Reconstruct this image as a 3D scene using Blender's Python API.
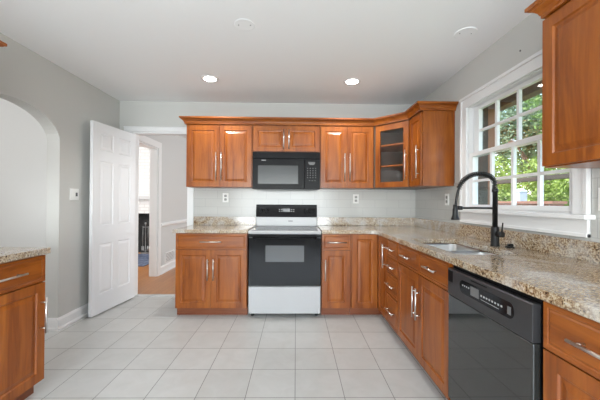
import bpy, bmesh, math, random
from mathutils import Matrix, Vector
for o in list(bpy.data.objects): bpy.data.objects.remove(o)
SC = bpy.context.scene
COL = SC.collection
PI = math.pi
rnd = random.Random(7)

# ------------------------------------------------------------------ camera
F, YAW, PIT, ROL, HC = 297.0, .0185, .005, -.0068, 1.213
A = Matrix(((math.cos(YAW), -math.sin(YAW), 0), (math.sin(YAW), math.cos(YAW), 0), (0, 0, 1)))
B = Matrix(((1, 0, 0), (0, math.cos(PIT), math.sin(PIT)), (0, -math.sin(PIT), math.cos(PIT))))
C_ = Matrix(((math.cos(ROL), 0, -math.sin(ROL)), (0, 1, 0), (math.sin(ROL), 0, math.cos(ROL))))
R = C_ @ B @ A
cam_d = bpy.data.cameras.new('camera'); cam = bpy.data.objects.new('camera', cam_d); COL.objects.link(cam)
rx, ry, rz = R[0], R[1], R[2]
cam.matrix_world = Matrix(((rx[0], rz[0], -ry[0], 0), (rx[1], rz[1], -ry[1], 0), (rx[2], rz[2], -ry[2], HC), (0, 0, 0, 1)))
cam_d.sensor_width = 36; cam_d.lens = F / 600 * 36; cam_d.clip_start = .05
SC.camera = cam

# ------------------------------------------------------------------ world, sun, exposure
w = bpy.data.worlds.new('world'); SC.world = w; w.use_nodes = True
nt = w.node_tree; nt.nodes.clear()
sky = nt.nodes.new('ShaderNodeTexSky'); sky.sky_type = 'NISHITA'; sky.sun_disc = False
sky.sun_elevation = math.radians(50); sky.sun_rotation = math.radians(250); sky.air_density = 1.2; sky.dust_density = 2.5
bg = nt.nodes.new('ShaderNodeBackground'); bg.inputs[1].default_value = .7
out = nt.nodes.new('ShaderNodeOutputWorld')
nt.links.new(sky.outputs[0], bg.inputs[0]); nt.links.new(bg.outputs[0], out.inputs[0])

def lamp(name, kind, loc, power, color=(1, 1, 1), rot=(0, 0, 0), **kw):
    d = bpy.data.lights.new(name, kind); d.energy = power; d.color = color
    for k, v in kw.items(): setattr(d, k, v)
    o = bpy.data.objects.new(name, d); COL.objects.link(o); o.location = loc; o.rotation_euler = rot
    return o
sun = lamp('sun', 'SUN', (0, 0, 9), 2.6, (1, .95, .86), angle=.01)
sun.rotation_euler = Vector((.62, .30, -.85)).to_track_quat('-Z', 'Y').to_euler()
# added fill lamps, unseen: behind the camera, in the hall and the next rooms
lamp('fill_rear', 'AREA', (-.35, -2.42, 1.2), 116, (.885, .955, 1), (PI/2 + .30, 0, 0), shape='RECTANGLE', size=3.0, size_y=1.5)
lamp('fill_hall', 'AREA', (-3.0, .9, 1.9), 11, (1, 1, 1), (PI/2, 0, 0), shape='RECTANGLE', size=1.0, size_y=.9)
lamp('fill_dining', 'AREA', (1.6, 5.8, 1.6), 42, (.93, .97, 1), (0, PI/2, 0), shape='RECTANGLE', size=1.6, size_y=2.4)
lamp('fill_lounge', 'AREA', (-4.4, 4.2, 1.6), 60, (1, 1, 1), (PI/2, 0, 0), shape='RECTANGLE', size=2.0, size_y=1.6)
SC.view_settings.view_transform = 'Standard'; SC.view_settings.look = 'None'
SC.view_settings.gamma = 1; SC.view_settings.use_curve_mapping = False
SC.view_settings.exposure = .76

# ------------------------------------------------------------------ materials
def mat(name, color=(.8, .8, .8), rough=.5, metal=0, **kw):
    m = bpy.data.materials.new(name); m.use_nodes = True
    b = m.node_tree.nodes['Principled BSDF']
    b.inputs['Base Color'].default_value = (*color, 1); b.inputs['Roughness'].default_value = rough; b.inputs['Metallic'].default_value = metal
    for k, v in kw.items(): b.inputs[k.replace('_', ' ')].default_value = v
    return m
def N(m, t, **kw):
    n = m.node_tree.nodes.new(t)
    for k, v in kw.items(): setattr(n, k, v)
    return n
def L(m, a, b): m.node_tree.links.new(a, b)
def P(m): return m.node_tree.nodes['Principled BSDF']
def ramp(m, stops, src):
    r = N(m, 'ShaderNodeValToRGB'); e = r.color_ramp.elements
    e[0].position, e[0].color = stops[0][0], (*stops[0][1], 1); e[1].position, e[1].color = stops[-1][0], (*stops[-1][1], 1)
    for p, c in stops[1:-1]:
        x = e.new(p); x.color = (*c, 1)
    L(m, src, r.inputs[0]); return r
def coords(m, scale=(1, 1, 1), rand=0, rot=(0, 0, 0)):
    tc = N(m, 'ShaderNodeTexCoord'); mp = N(m, 'ShaderNodeMapping')
    mp.inputs['Scale'].default_value = scale; mp.inputs['Rotation'].default_value = rot
    if rand:
        oi = N(m, 'ShaderNodeObjectInfo'); mu = N(m, 'ShaderNodeMath', operation='MULTIPLY'); mu.inputs[1].default_value = rand
        va = N(m, 'ShaderNodeVectorMath', operation='ADD')
        L(m, oi.outputs['Random'], mu.inputs[0]); L(m, tc.outputs['Object'], va.inputs[0]); L(m, mu.outputs[0], va.inputs[1]); L(m, va.outputs[0], mp.inputs['Vector'])
    else: L(m, tc.outputs['Object'], mp.inputs['Vector'])
    return mp.outputs[0]
def noise(m, vec, scale, detail=3, rough=.5, dist=0):
    n = N(m, 'ShaderNodeTexNoise'); n.inputs['Scale'].default_value = scale; n.inputs['Detail'].default_value = detail
    n.inputs['Roughness'].default_value = rough; n.inputs['Distortion'].default_value = dist; L(m, vec, n.inputs['Vector']); return n
def mixc(m, a, b, fac, mode='MIX'):
    x = N(m, 'ShaderNodeMix', data_type='RGBA', blend_type=mode)
    for s, v in ((x.inputs[6], a), (x.inputs[7], b)):
        if hasattr(v, 'links'): L(m, v, s)
        else: s.default_value = (*v, 1)
    if hasattr(fac, 'links'): L(m, fac, x.inputs[0])
    else: x.inputs[0].default_value = fac
    return x.outputs[2]
def bump(m, h, s=.2, d=.002):
    b = N(m, 'ShaderNodeBump'); b.inputs['Strength'].default_value = s; b.inputs['Distance'].default_value = d
    L(m, h, b.inputs['Height']); L(m, b.outputs[0], P(m).inputs['Normal'])

def wood(name, vertical, cols=((.165, .036, .0035), (.285, .075, .008), (.39, .118, .015))):
    m = mat(name, rough=.33); P(m).inputs['Coat Weight'].default_value = .15; P(m).inputs['Specular IOR Level'].default_value = .4; P(m).inputs['Coat Roughness'].default_value = .22
    sc = (9, 9, 1.1) if vertical else (1.1, 9, 9)
    v = coords(m, sc, 13.0)
    n = noise(m, v, 1.6, 5, .6, .7); r = ramp(m, ((.3, cols[0]), (.5, cols[1]), (.72, cols[2])), n.outputs[0])
    v2 = coords(m, (60, 60, 3) if vertical else (3, 60, 60), 13.0); n2 = noise(m, v2, 1.5, 3)
    r2 = ramp(m, ((.3, (.84, .84, .84)), (.7, (1.08, 1.08, 1.08))), n2.outputs[0])
    L(m, mixc(m, r.outputs[0], r2.outputs[0], .8, 'MULTIPLY'), P(m).inputs['Base Color'])
    return m
WV = wood('maple_vertical', True); WH = wood('maple_horizontal', False)
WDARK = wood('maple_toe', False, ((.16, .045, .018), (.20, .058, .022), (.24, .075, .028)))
WIN = mat('cabinet_inside', (.13, .09, .07), .5)
NICKEL = mat('brushed_nickel', (.72, .71, .69), .28, 1)
def plaster(name, c, rough=.75):
    m = mat(name, c, rough); n = noise(m, coords(m), 90, 2); bump(m, n.outputs[0], .06, .001); return m
WALL = plaster('wall_paint', (.575, .57, .545)); CEIL = plaster('ceiling_paint', (.88, .885, .885))
HALL = plaster('hall_paint', (.70, .695, .68)); DIN = plaster('dining_paint', (.60, .605, .60))
WHITE = mat('white_trim', (.80, .80, .80), .35); WDOOR = mat('white_door_paint', (.80, .80, .81), .38)
PLATE = mat('white_plastic', (.82, .82, .80), .3); DARKSLOT = mat('dark_slot', (.12, .12, .12), .5)
APPW = mat('white_enamel', (.46, .46, .465), .25); BLACK = mat('black_plastic', (.008, .008, .009), .3, Specular_IOR_Level=.10)
BGLASS = mat('black_glass', (.009, .009, .010), .07, Specular_IOR_Level=.2); DWGLASS = mat('gloss_black_panel', (.022, .023, .022), .035, Specular_IOR_Level=.85); CHAR = mat('charcoal_panel', (.03, .03, .032), .32)
BMETAL = mat('matte_black_metal', (.012, .012, .012), .38, .3)
STEEL = mat('stainless_steel', (.50, .50, .50), .36, 1)
GREYW = mat('oven_window_glass', (.12, .123, .126), .12, Specular_IOR_Level=.3); MWW = mat('microwave_window_glass', (.06, .064, .066), .18, Specular_IOR_Level=.3)
PRINT = mat('white_print', (.36, .36, .36), .5); GREYP = mat('grey_print', (.13, .13, .13), .5)
LENS = mat('lamp_lens', (1, 1, 1), .5, Emission_Strength=14.0); P(LENS).inputs['Emission Color'].default_value = (1, .96, .9, 1)
BLACKTOP = mat('ceramic_glass_top', (.04, .04, .042), .12)
RUBBER = mat('dark_rubber', (.02, .02, .02), .7)

GLASS = bpy.data.materials.new('clear_glass'); GLASS.use_nodes = True
_n = GLASS.node_tree; _n.nodes.clear()
_t = _n.nodes.new('ShaderNodeBsdfTransparent'); _g = _n.nodes.new('ShaderNodeBsdfGlossy'); _g.inputs['Roughness'].default_value = .02
_f = _n.nodes.new('ShaderNodeLayerWeight'); _f.inputs[0].default_value = .5; _p = _n.nodes.new('ShaderNodeMath'); _p.operation = 'POWER'; _p.inputs[1].default_value = 5; _q = _n.nodes.new('ShaderNodeMath'); _q.operation = 'MULTIPLY_ADD'; _q.inputs[1].default_value = .94; _q.inputs[2].default_value = .05; _m = _n.nodes.new('ShaderNodeMixShader'); _o = _n.nodes.new('ShaderNodeOutputMaterial')
_n.links.new(_f.outputs['Facing'], _p.inputs[0]); _n.links.new(_p.outputs[0], _q.inputs[0]); _n.links.new(_q.outputs[0], _m.inputs[0]); _n.links.new(_t.outputs[0], _m.inputs[1]); _n.links.new(_g.outputs[0], _m.inputs[2]); _n.links.new(_m.outputs[0], _o.inputs[0])

def granite():
    m = mat('granite', rough=.12, Specular_IOR_Level=1.0); v = coords(m)
    n1 = noise(m, v, 95, 4, .65); base = ramp(m, ((.36, (.045, .022, .014)), (.43, (.24, .145, .08)), (.52, (.38, .28, .17)), (.60, (.56, .47, .34)), (.72, (.50, .46, .40))), n1.outputs[0])
    vo = N(m, 'ShaderNodeTexVoronoi'); vo.inputs['Scale'].default_value = 95; L(m, v, vo.inputs['Vector'])
    spots = ramp(m, ((.0, (0, 0, 0)), (.16, (0, 0, 0)), (.24, (1, 1, 1))), vo.outputs['Distance'])
    n3 = noise(m, v, 38, 2); sel = ramp(m, ((.46, (1, 1, 1)), (.54, (0, 0, 0))), n3.outputs[0])
    inv = N(m, 'ShaderNodeMath', operation='MAXIMUM'); L(m, spots.outputs[0], inv.inputs[0]); L(m, sel.outputs[0], inv.inputs[1])
    c = mixc(m, (.035, .02, .014), base.outputs[0], inv.outputs[0])
    n2 = noise(m, v, 5.5, 4, .6, .6); cloud = ramp(m, ((.46, (0, 0, 0)), (.66, (.5, .5, .5))), n2.outputs[0])  # grey cloudy stone, strengthened to put the top's pale reflection into the colour
    L(m, mixc(m, c, (.60, .60, .59), cloud.outputs[0]), P(m).inputs['Base Color']); return m
GRAN = granite()

def floor_mat():
    m = mat('floor_tile', rough=.3)
    tc = N(m, 'ShaderNodeTexCoord'); mp = N(m, 'ShaderNodeMapping'); mp.vector_type = 'TEXTURE'
    mp.inputs['Location'].default_value = (.0116, 1.8424, 0); mp.inputs['Rotation'].default_value = (0, 0, -.0054)
    L(m, tc.outputs['Object'], mp.inputs['Vector'])
    br = N(m, 'ShaderNodeTexBrick'); br.offset = 0; br.squash = 1
    br.inputs['Scale'].default_value = 1; br.inputs['Brick Width'].default_value = .3075; br.inputs['Row Height'].default_value = .3075
    br.inputs['Mortar Size'].default_value = .0026; br.inputs['Mortar Smooth'].default_value = .2; br.inputs['Bias'].default_value = 0
    br.inputs['Color1'].default_value = (.51, .51, .495, 1); br.inputs['Color2'].default_value = (.56, .56, .545, 1); br.inputs['Mortar'].default_value = (.19, .19, .18, 1)
    L(m, mp.outputs[0], br.inputs['Vector'])
    n = noise(m, coords(m), 7, 5, .6, .8); r = ramp(m, ((.3, (.93, .93, .92)), (.7, (1.03, 1.03, 1.03))), n.outputs[0])
    L(m, mixc(m, br.outputs['Color'], r.outputs[0], 1, 'MULTIPLY'), P(m).inputs['Base Color'])
    bump(m, br.outputs['Fac'], -.4, .002); return m
FLOOR = floor_mat()
def bricks(name, c1, c2, mortar, bw, rh, ms, rough, axis='xz', smooth=.2, bs=.3, offset=.5, loc=(0, 0, 0)):
    m = mat(name, rough=rough); tc = N(m, 'ShaderNodeTexCoord'); sp = N(m, 'ShaderNodeSeparateXYZ'); cb = N(m, 'ShaderNodeCombineXYZ')
    L(m, tc.outputs['Object'], sp.inputs[0])
    L(m, sp.outputs['XYZ'.index(axis[0].upper())], cb.inputs[0]); L(m, sp.outputs['XYZ'.index(axis[1].upper())], cb.inputs[1])
    mp = N(m, 'ShaderNodeMapping'); mp.inputs['Location'].default_value = loc; L(m, cb.outputs[0], mp.inputs['Vector'])
    br = N(m, 'ShaderNodeTexBrick'); br.offset = offset
    for k, v in (('Scale', 1), ('Brick Width', bw), ('Row Height', rh), ('Mortar Size', ms), ('Mortar Smooth', smooth), ('Bias', 0)): br.inputs[k].default_value = v
    br.inputs['Color1'].default_value = (*c1, 1); br.inputs['Color2'].default_value = (*c2, 1); br.inputs['Mortar'].default_value = (*mortar, 1)
    L(m, mp.outputs[0], br.inputs['Vector']); L(m, br.outputs['Color'], P(m).inputs['Base Color']); bump(m, br.outputs['Fac'], -bs, .003); return m
TILEB = bricks('backsplash_tile_back', (.52, .52, .50), (.54, .54, .52), (.42, .42, .41), .305, .102, .0022, .2, 'xz', loc=(.05, .085, 0))
TILER = bricks('backsplash_tile_right', (.52, .52, .50), (.54, .54, .52), (.42, .42, .41), .305, .102, .0022, .2, 'yz', loc=(.05, .085, 0))
WBRICK = bricks('white_painted_brick', (.66, .66, .65), (.61, .61, .60), (.52, .52, .51), .2, .075, .008, .7, 'xz', bs=1)
RBRICK = bricks('red_brick', (.34, .13, .085), (.26, .10, .07), (.36, .31, .27), .22, .075, .01, .8, 'yz', bs=1)
RBRICKX = bricks('red_brick_side', (.34, .13, .085), (.26, .10, .07), (.36, .31, .27), .22, .075, .01, .8, 'xz', bs=1)
OAK = bricks('oak_boards', (.38, .15, .045), (.44, .19, .06), (.22, .09, .03), .9, .07, .0015, .3, 'yx', bs=.1)
def noisy(name, c1, c2, scale, rough=.8, stretch=(1, 1, 1), trans=0):
    m = mat(name, rough=rough); n = noise(m, coords(m, stretch), scale, 4); r = ramp(m, ((.35, c1), (.65, c2)), n.outputs[0]); L(m, r.outputs[0], P(m).inputs['Base Color'])
    if trans:
        t = N(m, 'ShaderNodeBsdfTranslucent'); L(m, r.outputs[0], t.inputs[0]); x = N(m, 'ShaderNodeMixShader'); x.inputs[0].default_value = trans
        o = m.node_tree.nodes['Material Output']; L(m, P(m).outputs[0], x.inputs[1]); L(m, t.outputs[0], x.inputs[2]); L(m, x.outputs[0], o.inputs[0])
    return m
GRASS = noisy('lawn', (.09, .16, .03), (.16, .24, .06), 6); BARK = noisy('bark', (.09, .06, .04), (.17, .12, .09), 12, stretch=(1, 1, .2))
LEAF = [noisy('leaf_light', (.13, .20, .035), (.27, .36, .08), 2.5, .6, trans=.4), noisy('leaf_mid', (.08, .15, .03), (.16, .26, .07), 2.5, .6, trans=.35), noisy('leaf_cool', (.07, .12, .06), (.15, .22, .13), 2.5, .6, trans=.35)]
BROWN = noisy('brown_stained_wood', (.13, .07, .035), (.20, .11, .055), 9, .6, (1, .15, 1))
DKWOOD = noisy('dark_weathered_wood', (.045, .038, .03), (.075, .065, .05), 9, .7, (1, .15, 1))
RUG = noisy('blue_rug', (.02, .035, .09), (.14, .17, .24), 14, .95)
SOOT = noisy('soot_black', (.010, .010, .010), (.022, .022, .022), 8, .9)

# ------------------------------------------------------------------ mesh helpers
class MB:
    def __init__(s): s.v = []; s.f = []; s.sm = []
    def add(s, vs, fs, smooth=False):
        b = len(s.v); s.v += [tuple(v) for v in vs]; s.f += [tuple(b + i for i in f) for f in fs]; s.sm += [smooth] * len(fs); return s
    def box(s, x0, x1, y0, y1, z0, z1):
        return s.add([(x0, y0, z0), (x1, y0, z0), (x1, y1, z0), (x0, y1, z0), (x0, y0, z1), (x1, y0, z1), (x1, y1, z1), (x0, y1, z1)],
                     [(0, 3, 2, 1), (4, 5, 6, 7), (0, 1, 5, 4), (1, 2, 6, 5), (2, 3, 7, 6), (3, 0, 4, 7)])
    def prism(s, pts, a0, a1, axis='z'):
        """pts: 2D ring; axis = extrusion axis. z: (x,y) ; y: (x,z) ; x: (y,z)"""
        n = len(pts)
        def mk(p, a): return {'z': (p[0], p[1], a), 'y': (p[0], a, p[1]), 'x': (a, p[0], p[1])}[axis]
        s.add([mk(p, a0) for p in pts] + [mk(p, a1) for p in pts], [tuple(range(n))[::-1], tuple(range(n, 2 * n))] + [(i, (i + 1) % n, n + (i + 1) % n, n + i) for i in range(n)])
        return s
    def tube(s, path, r, n=12, cap=True):
        path = [Vector(p) for p in path]; rs = r if isinstance(r, (list, tuple)) else [r] * len(path)
        t0 = (path[1] - path[0]).normalized(); up = Vector((0, 0, 1)) if abs(t0.z) < .9 else Vector((1, 0, 0)); u = t0.cross(up).normalized(); vs = []
        for i, p in enumerate(path):
            t = ((path[min(i + 1, len(path) - 1)] - path[max(i - 1, 0)])).normalized()
            u = (u - t * u.dot(t)).normalized(); w_ = t.cross(u)
            for k in range(n):
                a = 2 * PI * k / n; vs.append(p + (u * math.cos(a) + w_ * math.sin(a)) * rs[i])
        fs = [(i * n + k, i * n + (k + 1) % n, (i + 1) * n + (k + 1) % n, (i + 1) * n + k) for i in range(len(path) - 1) for k in range(n)]
        s.add(vs, fs, True)
        if cap: s.add([], []); b = len(s.v) - len(vs); m = len(path) - 1; s.f += [tuple(b + k for k in range(n))[::-1], tuple(b + m * n + k for k in range(n))]; s.sm += [False, False]
        return s
    def lathe(s, prof, c=(0, 0, 0), n=24, ax='z', smooth=True):
        """prof: list of (radius, height) along axis"""
        vs = []
        for r, h in prof:
            for k in range(n):
                a = 2 * PI * k / n; x, y = r * math.cos(a), r * math.sin(a)
                p = {'z': (x, y, h), 'y': (x, h, y), 'x': (h, x, y)}[ax]; vs.append((c[0] + p[0], c[1] + p[1], c[2] + p[2]))
        fs = [(i * n + k, i * n + (k + 1) % n, (i + 1) * n + (k + 1) % n, (i + 1) * n + k) for i in range(len(prof) - 1) for k in range(n)]
        b = len(s.v); s.add(vs, fs, smooth); m = len(prof) - 1
        s.f += [tuple(b + k for k in range(n))[::-1], tuple(b + m * n + k for k in range(n))]; s.sm += [False, False]
        return s
    def build(s, name, m, parent=None, bevel=0, seg=2, loc=None):
        me = bpy.data.meshes.new(name); me.from_pydata(s.v, [], s.f); me.validate()
        if len(me.polygons) == len(s.sm): me.polygons.foreach_set('use_smooth', s.sm)
        bm = bmesh.new(); bm.from_mesh(me); bmesh.ops.recalc_face_normals(bm, faces=bm.faces); bm.to_mesh(me); bm.free()
        me.materials.append(m); o = bpy.data.objects.new(name, me); COL.objects.link(o)
        if parent: o.parent = parent
        if loc: o.location = loc
        if bevel:
            b = o.modifiers.new('bevel', 'BEVEL'); b.width = bevel; b.segments = seg; b.limit_method = 'ANGLE'; b.angle_limit = math.radians(50); b.harden_normals = False
        return o
def props(o, label, cat, group=None):
    o['label'] = label; o['category'] = cat
    if group: o['group'] = group
    return o
def thing(name, label, cat, loc=(0, 0, 0), rot=0, group=None):
    o = bpy.data.objects.new(name, None); COL.objects.link(o); o.empty_display_size = .1; o.location = loc; o.rotation_euler = (0, 0, rot)
    return props(o, label, cat, group)
def struct(o): o['kind'] = 'structure'; return o
def bx(x0, x1, y0, y1, z0, z1): return MB().box(x0, x1, y0, y1, z0, z1)

def panelled(w_, h, t, panels, prof, both=False):
    """slab 0..w x 0..t x 0..h, front at y=0 facing -Y; panels rects (x0,x1,z0,z1) with nested (inset, depth) profile"""
    mb = MB(); xs = sorted({0, w_} | {p[0] for p in panels} | {p[1] for p in panels}); zs = sorted({0, h} | {p[2] for p in panels} | {p[3] for p in panels})
    def side(y, sg):
        for i in range(len(xs) - 1):
            for j in range(len(zs) - 1):
                xa, xb, za, zb = xs[i], xs[i + 1], zs[j], zs[j + 1]; cx, cz = (xa + xb) / 2, (za + zb) / 2
                if any(p[0] < cx < p[1] and p[2] < cz < p[3] for p in panels): continue
                mb.add([(xa, y, za), (xb, y, za), (xb, y, zb), (xa, y, zb)], [(0, 1, 2, 3)])
        for p in panels:
            loops = [(p[0] + i_, p[1] - i_, p[2] + i_, p[3] - i_, y + sg * d) for i_, d in prof]
            vs = []
            for a, b, c, d, yy in loops: vs += [(a, yy, c), (b, yy, c), (b, yy, d), (a, yy, d)]
            fs = [(4 * k + e, 4 * k + (e + 1) % 4, 4 * k + 4 + (e + 1) % 4, 4 * k + 4 + e) for k in range(len(loops) - 1) for e in range(4)]
            k = 4 * (len(loops) - 1); fs.append((k, k + 1, k + 2, k + 3)); mb.add(vs, fs)
    side(0, 1)
    if both: side(t, -1)
    else: mb.add([(0, t, 0), (w_, t, 0), (w_, t, h), (0, t, h)], [(0, 1, 2, 3)])
    for a, b in (((0, 0), (w_, 0)), ((w_, 0), (w_, h)), ((w_, h), (0, h)), ((0, h), (0, 0))):
        mb.add([(a[0], 0, a[1]), (b[0], 0, b[1]), (b[0], t, b[1]), (a[0], t, a[1])], [(0, 1, 2, 3)])
    return mb
def weld(o, d=1e-5):
    bm = bmesh.new(); bm.from_mesh(o.data); bmesh.ops.remove_doubles(bm, verts=bm.verts, dist=d); bmesh.ops.recalc_face_normals(bm, faces=bm.faces); bm.to_mesh(o.data); bm.free(); return o

CABP = ((0, 0), (.005, .0075), (.012, .0085), (.034, .0015), (.036, .0012))
def cab_door(parent, x0, x1, z0, z1, handle=None, hlen=.22, frame=.055, y=0, m=None, name='door'):
    w_, h = x1 - x0, z1 - z0
    d = weld(panelled(w_, h, .02, [(frame, w_ - frame, frame, h - frame)], CABP).build(name, m or WV, parent, .0016)); d.location = (x0, y, z0)
    if handle: bar(d, handle, w_, h, hlen)
    return d
def drawer(parent, x0, x1, z0, z1, hlen=.2, y=0, handle=True, name='drawer', hx=None):
    w_, h = x1 - x0, z1 - z0; g = .016
    d = weld(panelled(w_, h, .02, [(g, w_ - g, g, h - g)], ((0, 0), (.002, .003), (.006, .003), (.012, -.0005))).build(name, WH, parent, .0016)); d.location = (x0, y, z0)
    if handle: bar(d, ('h', hx if hx is not None else w_ / 2, h / 2), w_, h, hlen)
    return d
def bar(parent, spec, w_, h, ln, r=.0058, st=.032):
    k, a, b = spec
    mb = MB()
    if k == 'h':
        mb.tube([(a - ln / 2, -st, b), (a + ln / 2, -st, b)], r)
        for s in (-1, 1): mb.tube([(a + s * ln * .36, -st, b), (a + s * ln * .36, 0, b)], r * .8, 8)
    else:
        mb.tube([(a, -st, b - ln / 2), (a, -st, b + ln / 2)], r)
        for s in (-1, 1): mb.tube([(a, -st, b + s * ln * .36), (a, 0, b + s * ln * .36)], r * .8, 8)
    o = mb.build('handle', NICKEL, parent); o['label'] = 'brushed nickel bar handle'; return o

# ------------------------------------------------------------------ shell
YW, XR, XL, HH = 3.747, 1.54, -2.193, 2.4526
YR = -2.5
struct(bx(-2.33, XR + .2, YR - .15, 3.80, -.1, 0).build('floor', FLOOR))
struct(bx(-2.33, XR + .2, 3.801, 8.2, -.1, 0).build('floor', OAK))
struct(bx(-6.2, -2.331, 3.6, 8.2, -.1, 0).build('floor', OAK))
struct(bx(-4.2, -2.331, .7, 3.59, -.1, 0).build('floor', FLOOR))
struct(bx(-6.2, XR + .2, YR - .15, 8.2, HH, HH + .2).build('ceiling', CEIL))
# left wall with the arched opening (Y 1.91..2.81)
arch = [(1.91, 0)] + [(2.36 - .45 * math.cos(a), 1.76 + .25 * math.sin(a)) for a in [PI * i / 24 for i in range(25)]] + [(2.81, 0)]
struct(MB().prism([(YR, 0)] + arch + [(YW, 0), (YW, HH), (YR, HH)], XL - .12, XL, 'x').build('wall_left', WALL))
# back wall with doorway
DX0, DX1, DZ = -2.03, -1.325, 2.072
struct(MB().prism([(XL - .12, 0), (DX0, 0), (DX0, DZ), (DX1, DZ), (DX1, 0), (XR, 0), (XR, HH), (XL - .12, HH)], YW + .0005, YW + .12, 'y').build('wall_back', WALL))
# right wall with window hole
WY0, WY1, WZ0, WZ1 = 1.60, 2.61, 1.155, 2.058
mb = MB()
mb.box(XR, XR + .086, YR, WY0, 0, HH).box(XR, XR + .086, WY1, YW + .12, 0, HH).box(XR, XR + .086, WY0, WY1, 0, WZ0).box(XR, XR + .086, WY0, WY1, WZ1, HH)
struct(mb.build('wall_right', WALL))
# rear wall; its wide window is added, unseen, to go with the fill lamp
mb = MB(); a0, a1, c0, c1 = -1.9, 1.2, .4, 2.0
mb.box(XL - .12, a0, YR - .15, YR, 0, HH).box(a1, XR + .2, YR - .15, YR, 0, HH).box(a0, a1, YR - .15, YR, 0, c0).box(a0, a1, YR - .15, YR, c1, HH)
struct(mb.build('wall_front', WALL))
fw = MB(); fw.box(a0, a1, YR - .1, YR - .04, c0, c0 + .06).box(a0, a1, YR - .1, YR - .04, c1 - .06, c1)
for x in (a0, a0 + 1.0, a0 + 2.0, a1 - .06): fw.box(x, x + .06, YR - .1, YR - .04, c0, c1)
w2 = struct(fw.build('added_window', WHITE)); bx(a0, a1, YR - .075, YR - .07, c0, c1).build('pane', GLASS, w2)
# hall beyond arch
mb = MB(); mb.box(-4.2, -4.08, .7, 3.6, 0, HH).box(-4.08, XL - .121, .7, .82, 0, HH).box(-4.08, XL - .121, 3.05, 3.17, 0, HH)
struct(mb.build('wall_hall', HALL))
# dining room + lounge
DY0, DY1 = 4.02, 4.80
struct(MB().prism([(3.868, 0), (DY0, 0), (DY0, 2.05), (DY1, 2.05), (DY1, 0), (8.1, 0), (8.1, HH), (3.868, HH)], XL - .12, XL, 'x').build('wall_dining_left', DIN))
struct(bx(XL - .12, XR + .2, 8.1, 8.2, 0, HH).build('wall_dining_back', DIN))
struct(bx(XR + .08, XR + .2, 3.868, 8.1, 0, HH).build('wall_dining_right', DIN))
FX0, FX1 = -4.35, -3.25
mb = MB(); mb.box(-6.2, FX0 - .01, 7.0, 7.3, 0, HH).box(FX1 + .01, XL - .121, 7.0, 7.3, 0, HH).box(FX0 - .01, FX1 + .01, 7.0, 7.3, .91, HH)
struct(mb.build('wall_fireplace', WBRICK))
struct(MB().box(-6.2, -6.08, 3.6, 7.0, 0, HH).box(-6.08, XL - .121, 3.48, 3.6, 0, HH).build('wall_lounge', HALL))

# trims
def casing(name, x0, x1, z1, w_, y0, y1, wr=None):   # frame in XZ plane
    wr = wr or w_
    mb = MB(); mb.box(x0 - w_, x0, y0, y1, 0, z1).box(x1, x1 + wr, y0, y1, 0, z1).box(x0 - w_, x1 + wr, y0, y1, z1, z1 + .062)
    mb.box(x0 - w_, x1 + wr, y0 - .008, y1, z1 + .05, z1 + .062)
    return struct(mb.build(name, WHITE, bevel=.003))
casing('trim_1', DX0, DX1, DZ, .10, YW - .018, YW, .065)
mb = MB(); mb.box(DX0, DX0 + .02, YW, YW + .12, 0, DZ).box(DX1 - .02, DX1, YW, YW + .12, 0, DZ).box(DX0 + .02, DX1 - .02, YW, YW + .12, DZ - .02, DZ)
struct(mb.build('trim_2', WHITE))
struct(bx(DX0 + .02, DX1 - .02, 3.79, 3.86, 0, .008).build('trim_3', noisy('threshold_marble', (.45, .45, .44), (.6, .6, .59), 8)))
mb = MB(); mb.box(XL, XL + .02, DY1, DY1 + .095, 0, 2.05).box(XL, XL + .02, DY0 - .095, DY0, 0, 2.05).box(XL, XL + .02, DY0 - .095, DY1 + .095, 2.05, 2.15)
mb.box(XL - .12, XL, DY1 - .02, DY1, 0, 2.05).box(XL - .12, XL, DY0, DY0 + .02, 0, 2.05).box(XL - .12, XL, DY0 + .02, DY1 - .02, 2.03, 2.05)
struct(mb.build('trim_4', WHITE, bevel=.003))
struct(MB().prism([(XL, .775), (XL + .012, .775), (XL + .03, .80), (XL + .03, .825), (XL + .015, .845), (XL, .845)], DY1 + .096, 8.1, 'y').build('trim_5', WHITE))
def base_prof(x, s, h=.115): return [(x, 0), (x + s * .026, 0), (x + s * .026, .018), (x + s * .014, .03), (x + s * .014, h - .02), (x + s * .004, h), (x, h)]
struct(MB().prism(base_prof(XL, 1, .13), DY1 + .096, 8.1, 'y').build('baseboard_dining', WHITE))
mb = MB(); mb.prism(base_prof(XL, 1), 2.79, YW - .02, 'y')
mb.prism([(2.81 - (x - XL) * .8, z) for x, z in base_prof(XL, 1)], XL - .12, XL - .0002, 'x')
struct(mb.build('baseboard_left', WHITE))

# backsplash tiles (back wall, right wall)
struct(bx(-1.259, XR - .0005, YW - .006, YW, .877, 1.40).build('wall_tile_back', TILEB))
mb = MB().box(XR - .006, XR, .3, YW - .0065, .877, 1.04).box(XR - .006, XR, 2.70, YW - .0065, 1.04, 1.40).box(XR - .006, XR, .3, 1.505, 1.04, 1.42)
struct(mb.build('wall_tile_right', TILER))

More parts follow.
